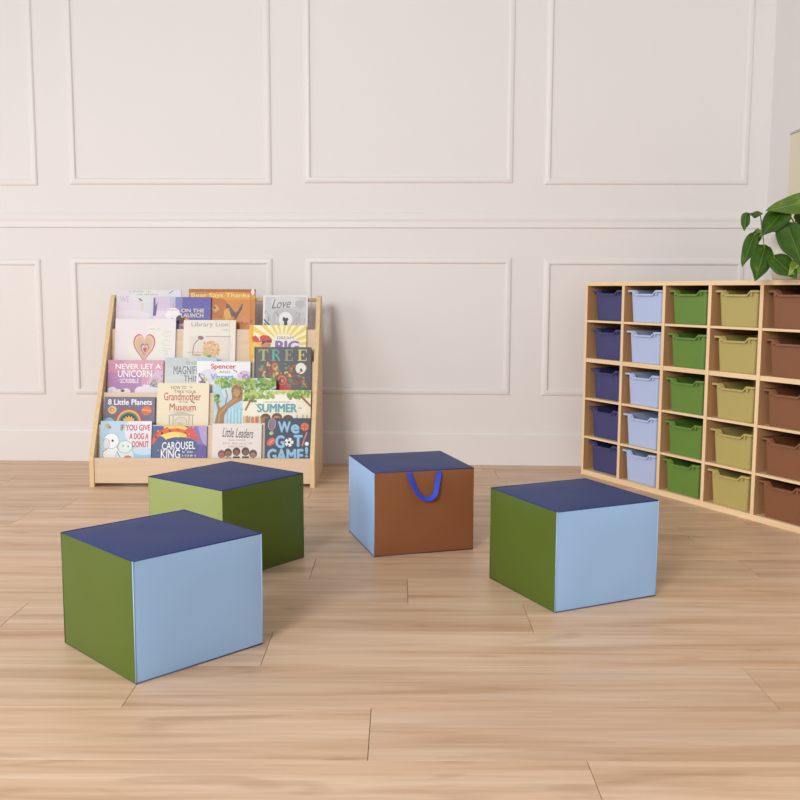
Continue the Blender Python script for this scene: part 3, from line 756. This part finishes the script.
def d_big(a):
    for i in range(22):
        t0, t1 = 2 * PI * i / 22, 2 * PI * (i + .5) / 22
        a.poly([(283, 345), (283 + 60 * math.cos(t0), 345 + 60 * math.sin(t0)), (283 + 60 * math.cos(t1), 345 + 60 * math.sin(t1))], (250, 246, 216), i == 0)
    a.ell(284, 345, 15, 11, (248, 243, 226)); a.rect(249.6, 253.6, 325, 390, (244, 184, 58)); a.ell(258, 350, 7, 10, (244, 200, 84))
    a.poly([(252, 337), (256, 335.4), (258, 338), (263, 335), (269, 336), (272.4, 340), (271, 343), (266, 341), (258, 342.6), (253, 341.6)], (212, 74, 62)); a.line([(259, 336.4), (260, 340.6)], 1.1, (244, 236, 226))
    a.ell(266, 344.6, 5.2, 4.2, (216, 150, 106)); a.poly([(262, 341), (272, 340), (272, 343), (266, 342.4), (262.6, 345)], (120, 62, 46)); a.ell(268.6, 345, .6, .4, (60, 40, 36)); a.rect(260, 271, 348.2, 360, (150, 100, 120))
    V = (146, 112, 186)
    return [('DREAM', 277.4, 293.6, 336.4, 339.4, (140, 128, 120)), ('BIG', 275.4, 299.6, 340.6, 352, V, dict(bold=.05))]
def d_pale(a):
    a.ell(128, 312, 16, 16, (232, 222, 236)); a.ell(150, 296, 20, 8, (228, 230, 230)); a.ell(132, 318, 20, 6, (238, 230, 238))
    a.marks(128.6, 152, 290.6, 2.2, (190, 190, 186), 71, 2.0); a.marks(137, 163, 293.8, 2.2, (176, 176, 176), 72, 2.0)
    a.line([(138.6, 299), (140.4, 300.4), (142.4, 301.8)], .9, (90, 86, 92)); a.line([(140, 302), (141.4, 299.6)], .6, (110, 104, 110)); a.ell(142.6, 308, 1.2, 4, (222, 218, 200)); a.line([(171, 293.6), (174.8, 291)], .7, (90, 96, 100))
    return [('WE', 118.8, 128.4, 296.6, 303.4, (198, 190, 200))]
def d_launch(a):
    a.rect(148, 172.4, 297, 345, (220, 206, 230)); a.ell(158, 302, 12, 7, (216, 202, 232)); a.poly([(166, 297), (177, 297), (176, 345), (164, 345)], (196, 194, 222)); a.poly([(172, 297), (180, 297), (178, 345), (172, 345)], (136, 134, 196))  # lavender to violet gradient, with a glare fade painted into the pale left
    a.ell(157, 318, 11, 6, (236, 222, 234)); a.ell(170, 314, 7, 5, (246, 242, 246)); a.ell(166, 317, 5, 4, (248, 244, 248)); a.ell(174, 318, 5, 4, (244, 240, 246)); a.line([(169.4, 309), (170.2, 304)], 1.2, (226, 150, 160)); a.line([(165, 311.4), (175, 311.4)], .5, (150, 110, 140))
    a.poly([(148, 318), (148.4, 298), (150, 298), (150.4, 307), (152.6, 302), (152, 309), (151, 318)], (110, 98, 160))  # dark violet sliver: shadowed spine edge painted onto the cover
    a.blobs(182, 210, 298, 320, 26, .5, 1.6, [(110, 104, 190), (84, 78, 160), (130, 124, 200)], 77)
    a.ell(183, 325, 6, 5, (236, 150, 60)); a.ell(178, 322, 5, 5, (70, 56, 80))
    Y = (232, 222, 186)
    return [('ON THE', 178.6, 203.8, 309.8, 314, Y, dict(bold=.03)), ('LAUNCH', 178.6, 203, 315, 319.6, Y, dict(bold=.03))]
def d_bear(a):
    a.rect(189, 255.5, 289, 292, (176, 106, 44)); a.ell(228, 297, 28, 5, (226, 160, 66)); a.ell(216, 308, 16, 10, (196, 118, 64)); a.ell(240, 316, 16, 12, (204, 130, 66))
    a.poly([(228, 300), (250, 300), (250, 322), (222, 322)], (216, 142, 66))
    a.poly([(226, 303), (229, 304.6), (234, 311), (236, 313), (238, 311), (241.6, 304.6), (243.4, 303.4), (242.4, 309), (239, 315), (236.6, 320), (233.4, 319), (230, 313), (226.6, 308)], (98, 88, 84))
    for p in ([(228, 305), (233, 313)], [(242, 305), (237.4, 313)], [(227.6, 308), (232, 314)]): a.line(p, .5, (140, 128, 118))
    a.poly([(212, 309), (216, 304), (220, 309), (216, 313)], (222, 174, 96)); a.poly([(224, 311), (229, 308), (232, 318), (226, 321)], (232, 172, 84)); a.ell(214.6, 308, 1.6, 1.4, (150, 96, 66))
    a.star(245.4, 320, 5.4, 2.6, 7, (222, 142, 104)); a.blobs(212, 252, 316, 330, 20, 1, 2.4, [(186, 106, 62), (220, 140, 96), (170, 96, 60)], 81)
    a.rect(250.4, 251.2, 290, 340, (196, 128, 70)); a.ell(252.8, 292, 1.7, 3, (250, 244, 232))
    return [('Bear Says Thanks', 191.4, 250, 293, 298.6, (250, 226, 150), dict(bold=.02))]
def d_love(a):
    a.rect(265.4, 306.4, 297, 345, (206, 206, 210)); a.ell(286, 302, 15, 6, (220, 220, 223)); a.ell(286, 318, 18, 9, (196, 197, 202)); a.ell(300, 304, 5, 4, (190, 191, 196))
    q = random.Random(9)
    for i in range(46):
        x = q.uniform(266, 306); y = q.uniform(309, 326)
        if abs(x - 286) < 7: continue
        a.line([(x, y), (x + q.uniform(-1.6, 1.6), y + q.uniform(2, 6))], .35, q.choice([(120, 122, 130), (156, 157, 164), (236, 236, 238)]))
    a.ell(286, 320, 6.8, 8, (240, 240, 241)); a.poly([(283.4, 317.6), (285, 317.4), (286, 318.6), (288, 317.8), (289, 320), (287.6, 321.6), (288, 326), (284.4, 326), (284.6, 322), (283, 320.6)], (70, 66, 70))
    a.line([(264.6, 320), (271, 327)], 1.3, (88, 78, 96)); a.line([(264.8, 324), (269, 329)], 1.0, (88, 78, 96))
    W = (126, 126, 132)
    return [('Love', 272, 291, 299, 308.4, W, dict(shear=.4, rot=-.06))]

GAP = 0.0004
BK = [  # label, tier, thickness, width, height, left x, top z, top y, drawing box, colour, drawing, spine
 ('pale blue book lettered IF YOU GIVE A DOG A DONUT, leftmost on the lowest tier', 1, .010, .245, .271, -1.439, .305, 4.488, 101, 152, 421, (184, 214, 234), d_donut, None),
 ('navy book lettered CAROUSEL KING with a red dragon, on the lowest tier', 1, .010, .262, .248, -1.189, .282, 4.483, 152.7, 207.6, 426, (62, 76, 126), d_carousel, None),
 ('off-white book with black script lettering above five small heads, on the lowest tier', 1, .014, .236, .261, -.900, .295, 4.482, 212.7, 261.8, 423.6, (229, 221, 216), d_leaders, None),
 ('dark slate book lettered We GOT GAME! with balls, lower right corner of the rack', 1, .012, .219, .288, -.6485, .322, 4.489, 265, 312, 418, (56, 70, 92), d_game, None),
 ('purple grey book lettered 8 Little Planets with a rainbow sun, second tier up', 2, .012, .247, .243, -1.440, .413, 4.562, 105, 155.6, 397, (98, 92, 128), d_planets, None),
 ('cream book with red lettering Grandmother and Museum above a grey columned building', 2, .012, .251, .313, -1.183, .481, 4.577, 158, 209.4, 383, (236, 224, 194), d_grand, None),
 ('book with a cover painting of a leafy tree, a brown trunk and pale blue sky', 2, .012, .302, .338, -.908, .506, 4.582, 214.3, 276, 378, (188, 214, 226), d_treebear, (170, 196, 130)),
 ('cream and leafy green book lettered SUMMER in teal, below the dark book lettered TREE', 2, .012, .331, .281, -.765, .450, 4.557, 243, 311, 390, (240, 233, 206), d_summer, None),
 ('pink book with white lettering UNICORN, leftmost on the middle tier', 3, .012, .274, .271, -1.445, .587, 4.653, 108.4, 163.7, 360, (208, 152, 178), d_unicorn, None),
 ('pale grey-green book lettered MAGNIFICENT THING, right of the pink book', 3, .012, .255, .284, -1.163, .600, 4.656, 165.5, 217, 357.6, (206, 216, 216), d_magn, None),
 ('white book lettered Spencer in red, overlapping the pale grey-green book', 3, .012, .264, .268, -1.003, .585, 4.639, 197, 250.5, 361, (240, 240, 245), d_spencer, None),
 ('charcoal book with TREE in coloured serif capitals above a red tree and moon', 3, .014, .282, .339, -.722, .653, 4.665, 254.5, 311.4, 347, (84, 82, 92), d_tree, None),
 ('white book with a drawn red and tan nested heart on the cover', 4, .012, .303, .325, -1.431, .788, 4.748, 115.7, 176, 318.7, (236, 231, 234), d_heart, None),
 ('ivory book lettered Library Lion with a desk lamp drawing', 4, .014, .261, .320, -1.087, .783, 4.744, 184, 236, 320, (234, 230, 218), d_lion, None),
 ('yellow sunburst book lettered BIG in purple, rightmost on the fourth tier up', 4, .012, .286, .296, -.757, .759, 4.741, 249.6, 306.5, 325, (240, 214, 92), d_big, (246, 190, 60)),
 ('pale lavender-white book lettered WE, upper left corner of the rack behind the violet book', 5, .010, .330, .314, -1.446, .932, 4.829, 115, 184, 290, (226, 222, 230), d_pale, None),
 ('violet and lavender book lettered ON THE LAUNCH, on the top tier', 5, .012, .292, .277, -1.253, .897, 4.8065, 148, 211, 297, (92, 88, 172), d_launch, None),
 ('orange book lettered Bear Says Thanks with a dark winged bird, on the top tier', 5, .010, .339, .319, -1.077, .938, 4.829, 189, 255.5, 289, (204, 134, 60), d_bear, (120, 76, 44)),
 ('grey and white sketch-covered book lettered Love, upper right of the rack', 5, .012, .227, .289, -.698, .909, 4.823, 263.4, 308, 295, (232, 232, 234), d_love, None),
]
for b in BK: book(*b)

# ------------------------------------------------------------------ plant on the cabinet
def heart_leaf(length, width, fold=0.25, droop=0.25, n=14, m=6, twist=0.0):
    """leaf along +x from the stalk, face up +z"""
    bm = bmesh.new(); G = []
    for i in range(n + 1):
        t = i / n
        wv = width * 0.5 * (math.sin(PI * min(1, t ** 0.62)) ** 0.8 if 0 < t < 1 else 0)
        row = []
        for j in range(-m, m + 1):
            s = j / m
            x = t * length - (0.16 * length * abs(s) ** 1.5 * max(0, 1 - t * 2.6))
            y = s * wv
            z = fold * abs(y) - droop * length * t * t + 0.006 * math.sin(t * 9) * abs(s)
            z -= 0.9 * fold * abs(s) ** 3 * wv
            row.append(bm.verts.new((x, y, z)))
        G.append(row)
    for i in range(n):
        for j in range(2 * m):
            try: bm.faces.new((G[i][j], G[i + 1][j], G[i + 1][j + 1], G[i][j + 1]))
            except ValueError: pass
    bmesh.ops.remove_doubles(bm, verts=bm.verts[:], dist=0.00005)
    r = bmesh.ops.solidify(bm, geom=bm.faces[:], thickness=0.0007)
    return bm
def leaf_material(name, c1, c2, c3):
    m = bpy.data.materials.new(name); m.use_nodes = True
    nt = m.node_tree; N = nt.nodes; K = nt.links; b = N['Principled BSDF']
    tc = N.new('ShaderNodeTexCoord')
    n = N.new('ShaderNodeTexNoise'); n.inputs['Scale'].default_value = 26; n.inputs['Detail'].default_value = 4
    mp = N.new('ShaderNodeMapping'); mp.inputs['Scale'].default_value = (0.5, 1.4, 1)
    K.new(tc.outputs['Object'], mp.inputs['Vector']); K.new(mp.outputs['Vector'], n.inputs['Vector'])
    cr = N.new('ShaderNodeValToRGB'); e = cr.color_ramp.elements
    e[0].position = 0.35; e[0].color = L(c1); e[1].position = 0.62; e[1].color = L(c2)
    x = e.new(0.74); x.color = L(c3)
    K.new(n.outputs['Fac'], cr.inputs['Fac'])
    # paler midrib
    sp = N.new('ShaderNodeSeparateXYZ'); K.new(tc.outputs['Object'], sp.inputs['Vector'])
    ab = N.new('ShaderNodeMath'); ab.operation = 'ABSOLUTE'; K.new(sp.outputs['Y'], ab.inputs[0])
    lt = N.new('ShaderNodeMath'); lt.operation = 'LESS_THAN'; lt.inputs[1].default_value = 0.0012; K.new(ab.outputs[0], lt.inputs[0])
    mx = N.new('ShaderNodeMix'); mx.data_type = 'RGBA'; mx.inputs['B'].default_value = L(c3)
    K.new(lt.outputs[0], mx.inputs['Factor']); K.new(cr.outputs['Color'], mx.inputs['A'])
    K.new(mx.outputs['Result'], b.inputs['Base Color'])
    b.inputs['Roughness'].default_value = 0.42; b.inputs['Specular IOR Level'].default_value = 0.35
    return m
LEAF = leaf_material('pothos_leaf', (40, 72, 14), (60, 94, 22), (96, 126, 44))
LEAF_P = leaf_material('pothos_leaf_pale', (96, 128, 40), (130, 156, 60), (196, 206, 130))
LEAF_Y = leaf_material('pothos_leaf_bright', (70, 104, 20), (92, 128, 28), (130, 156, 56))
STEM = mat('plant_stem', (104, 128, 56), 0.5)
POT = mat('white_ceramic', (232, 228, 220), 0.3, 0.5)
PC = Vector((1.587, 3.838, CABH))                 # pot on the cabinet top
plant = empty('potted_pothos', PC)
tag(plant, 'leafy green pothos in a white pot on top of the tray cabinet', 'plant')
def lathe(bm, prof, n=40):
    rings = [[bm.verts.new((r * math.cos(2 * PI * k / n), r * math.sin(2 * PI * k / n), z)) for k in range(n)] for r, z in prof]
    for A, B in zip(rings, rings[1:]):
        for k in range(n): bm.faces.new((A[k], A[(k + 1) % n], B[(k + 1) % n], B[k]))
    bm.faces.new(rings[0][::-1]); bm.faces.new(rings[-1])
bm = bmesh.new(); lathe(bm, [(0.070, 0.0005), (0.078, 0.004), (0.092, 0.06), (0.102, 0.13), (0.106, 0.170), (0.106, 0.178), (0.100, 0.178), (0.098, 0.165), (0.095, 0.150)])
link('pot', bm, POT, plant, True)
bm = bmesh.new(); lathe(bm, [(0.094, 0.150), (0.094, 0.158), (0.05, 0.164), (0.01, 0.166)]); link('soil', bm, mat('potting_soil', (62, 46, 34), 0.95, bump=0.8, bscale=120), plant)
def leaf(base, tip, width, normal, m=LEAF, fold=0.25, droop=0.12, stem_from=None):
    """base / tip in world metres; normal: where the leaf's upper face looks"""
    base, tip = Vector(base), Vector(tip)
    x = (tip - base); Ln = x.length; x.normalize()
    z = Vector(normal).normalized(); z = (z - x * z.dot(x)).normalized(); y = z.cross(x)
    o = link('leaf', heart_leaf(Ln, width, fold, droop), m, plant, True)
    R = Matrix((x, y, z)).transposed().to_4x4()
    o.matrix_local = Matrix.Translation(base - PC) @ R
    s = Vector(stem_from) if stem_from else PC + Vector((random.uniform(-.03, .03), random.uniform(-.03, .03), 0.165))
    s = s - PC; e = base - PC
    mid = (s + e) / 2 + Vector((0, 0, 0.05 if stem_from is None else 0.01))
    pts = [s * (1 - t) ** 2 + mid * 2 * t * (1 - t) + e * t * t for t in [k / 10 for k in range(11)]]
    bm = bmesh.new(); tube(bm, pts, [0.0030 - 0.0012 * k / 10 for k in range(11)], 7); link('stem', bm, STEM, plant, True)
def Q(px, py, y):
    """front-view sketch position -> metres at depth y"""
    k = y / 941.0
    return ((px - 400) * k * 0.985, y, 0.93 + (292.6 - py) * k * 1.0)
Fc = (-0.35, -1, 0.25)
leaf(Q(816, 201, 3.78), Q(764, 213, 3.62), 0.088, (-0.1, -1.0, 0.45), LEAF_Y, 0.10, 0.0)
leaf(Q(782, 213, 3.70), Q(763, 234, 3.60), 0.088, (-0.3, -1, 0.35), LEAF, 0.2, 0.10)
node = Q(762, 233, 3.68)
leaf(Q(759, 215.5, 3.70), Q(744, 220, 3.64), 0.030, (-0.2, -0.8, 0.7), LEAF, 0.3, -0.15, node)
leaf(Q(745, 216.5, 3.65), Q(744, 232, 3.60), 0.034, (-0.5, -1, 0.1), LEAF, 0.3, 0.05, Q(758, 216, 3.70))
leaf(Q(754, 237, 3.70), Q(743, 266, 3.64), 0.056, (-0.6, -0.8, 0.2), LEAF, 0.35, 0.08, node)
leaf(Q(765, 250, 3.66), Q(757.6, 280.4, 3.56), 0.080, (-0.15, -1, 0.2), LEAF, 0.22, 0.05, node)
leaf(Q(787, 228, 3.66), Q(806, 264, 3.52), 0.122, (0.0, -1, 0.25), LEAF, 0.15, 0.12)
leaf(Q(776, 259, 3.62), Q(799, 277, 3.52), 0.086, (-0.1, -1, 0.4), LEAF, 0.2, 0.10, Q(770, 248, 3.68))
leaf(Q(806, 259, 3.60), Q(791, 275, 3.53), 0.060, (0.1, -1, 0.3), LEAF_P, 0.2, 0.05)
leaf(Q(785, 213, 3.74), Q(788, 226, 3.70), 0.030, (-0.6, -0.8, 0.2), LEAF_Y, 0.3, 0.0)
leaf(Q(800, 213, 3.86), Q(797, 228, 3.80), 0.050, (0.3, -1, 0.3), LEAF, 0.2, 0.05)
leaf(Q(818, 214, 3.80), Q(838, 236, 3.62), 0.110, (0.4, -0.9, 0.4), LEAF, 0.2, 0.10)
leaf(Q(822, 240, 3.74), Q(842, 262, 3.58), 0.100, (0.3, -1, 0.3), LEAF, 0.2, 0.10)
leaf(Q(816, 203, 3.84), Q(836, 190, 3.90), 0.110, (0.1, -0.6, 0.8), LEAF, 0.2, 0.15)
leaf(Q(757, 232, 3.72), Q(759, 247, 3.68), 0.030, (-0.8, -0.6, 0.2), LEAF_Y, 0.3, 0.0, node)
bm = bmesh.new(); tube(bm, [Vector(p) - PC for p in (Q(785, 232, 3.72), Q(776, 233, 3.70), Q(768, 231, 3.68), Q(761, 234, 3.68), Q(758, 242, 3.68))], 0.0028, 7); link('stem', bm, STEM, plant, True)

# ------------------------------------------------------------------ canvas print on the right wall
bm = bmesh.new(); box(bm, 0, 0.62, -0.022, 0, 0, 0.62, bev=0.002)
cv = empty('canvas_print'); cv.matrix_world = RM @ Matrix.Translation((0.350, -0.002, 1.06))
tag(cv, 'cream canvas print with a pinkish brown motif on the right wall above the plant', 'wall art')
link('canvas', bm, mat('cream_canvas', (222, 212, 190), 0.75, 0.2, bump=0.2, bscale=600), cv)
bm = bmesh.new(); box(bm, -0.003, 0.623, -0.026, 0.0, 0.621, 0.630, bev=0.001); link('top_batten', bm, mat('grey_batten', (186, 178, 172), 0.5), cv)
bm = bmesh.new()
for cx, cz, rx, rz, mi in ((0.225, 0.45, 0.065, 0.05, 0), (0.28, 0.40, 0.07, 0.06, 1), (0.30, 0.46, 0.06, 0.05, 0), (0.34, 0.36, 0.05, 0.045, 1), (0.24, 0.34, 0.045, 0.04, 0)):
    vs = [bm.verts.new((cx + rx * math.cos(2 * PI * i / 24) * (1 + .12 * math.sin(5 * 2 * PI * i / 24)), -0.0226 - 0.0002 * (cx * 10), cz + rz * math.sin(2 * PI * i / 24))) for i in range(24)]
    f = bm.faces.new(vs); f.material_index = mi
link('painted_motif', bm, [mat('motif_pink', (206, 146, 132), 0.7), mat('motif_brown', (164, 112, 100), 0.7)], cv)

# ------------------------------------------------------------------ camera
cam = bpy.data.cameras.new('camera'); co = bpy.data.objects.new('camera', cam); C.objects.link(co)
cam.sensor_width = 36; cam.lens = 36 * 941.0 / 800; cam.clip_start = 0.05
co.matrix_world = Matrix.Translation((0, 0, 0.93)) @ Matrix.Rotation(PI / 2 - 0.1150, 4, 'X') @ Matrix.Rotation(0.0037, 4, 'Z')
S.camera = co

# ------------------------------------------------------------------ light
w = bpy.data.worlds.new('World'); S.world = w; w.use_nodes = True
w.node_tree.nodes['Background'].inputs['Color'].default_value = (1.0, 0.985, 0.97, 1)
w.node_tree.nodes['Background'].inputs['Strength'].default_value = 0.376
def area(name, loc, aim, sx, sy, power, col):
    l = bpy.data.lights.new(name, 'AREA'); l.shape = 'RECTANGLE'; l.size = sx; l.size_y = sy; l.energy = power; l.color = col
    o = bpy.data.objects.new(name, l); C.objects.link(o); o.location = loc
    o.rotation_euler = (Vector(aim) - Vector(loc)).to_track_quat('-Z', 'Y').to_euler()
    return o
area('key_softbox', (-2.7, -3.4, 3.0), (3.4, 4.2, 1.0), 1.9, 1.9, 364, (1.0, 0.985, 0.97))
wl = area('left_fill_area', (-4.2, 0.2, 1.75), (-0.3, 1.9, 0.0), 1.8, 1.6, 33, (0.98, 0.985, 1.0))  # unseen fill lamp added at left, aimed at floor and cube sides
wl.data.spread = math.radians(110)
area('side_fill_area', (-4.4, 3.4, 1.5), (0.5, 3.4, 0.3), 2.0, 1.6, 30, (0.98, 0.985, 1.0))  # second unseen fill lamp, added to brighten the left-facing sides
S.view_settings.view_transform = 'Standard'; S.view_settings.look = 'None'
S.view_settings.exposure = 0.0; S.view_settings.gamma = 1.0; S.view_settings.use_curve_mapping = False
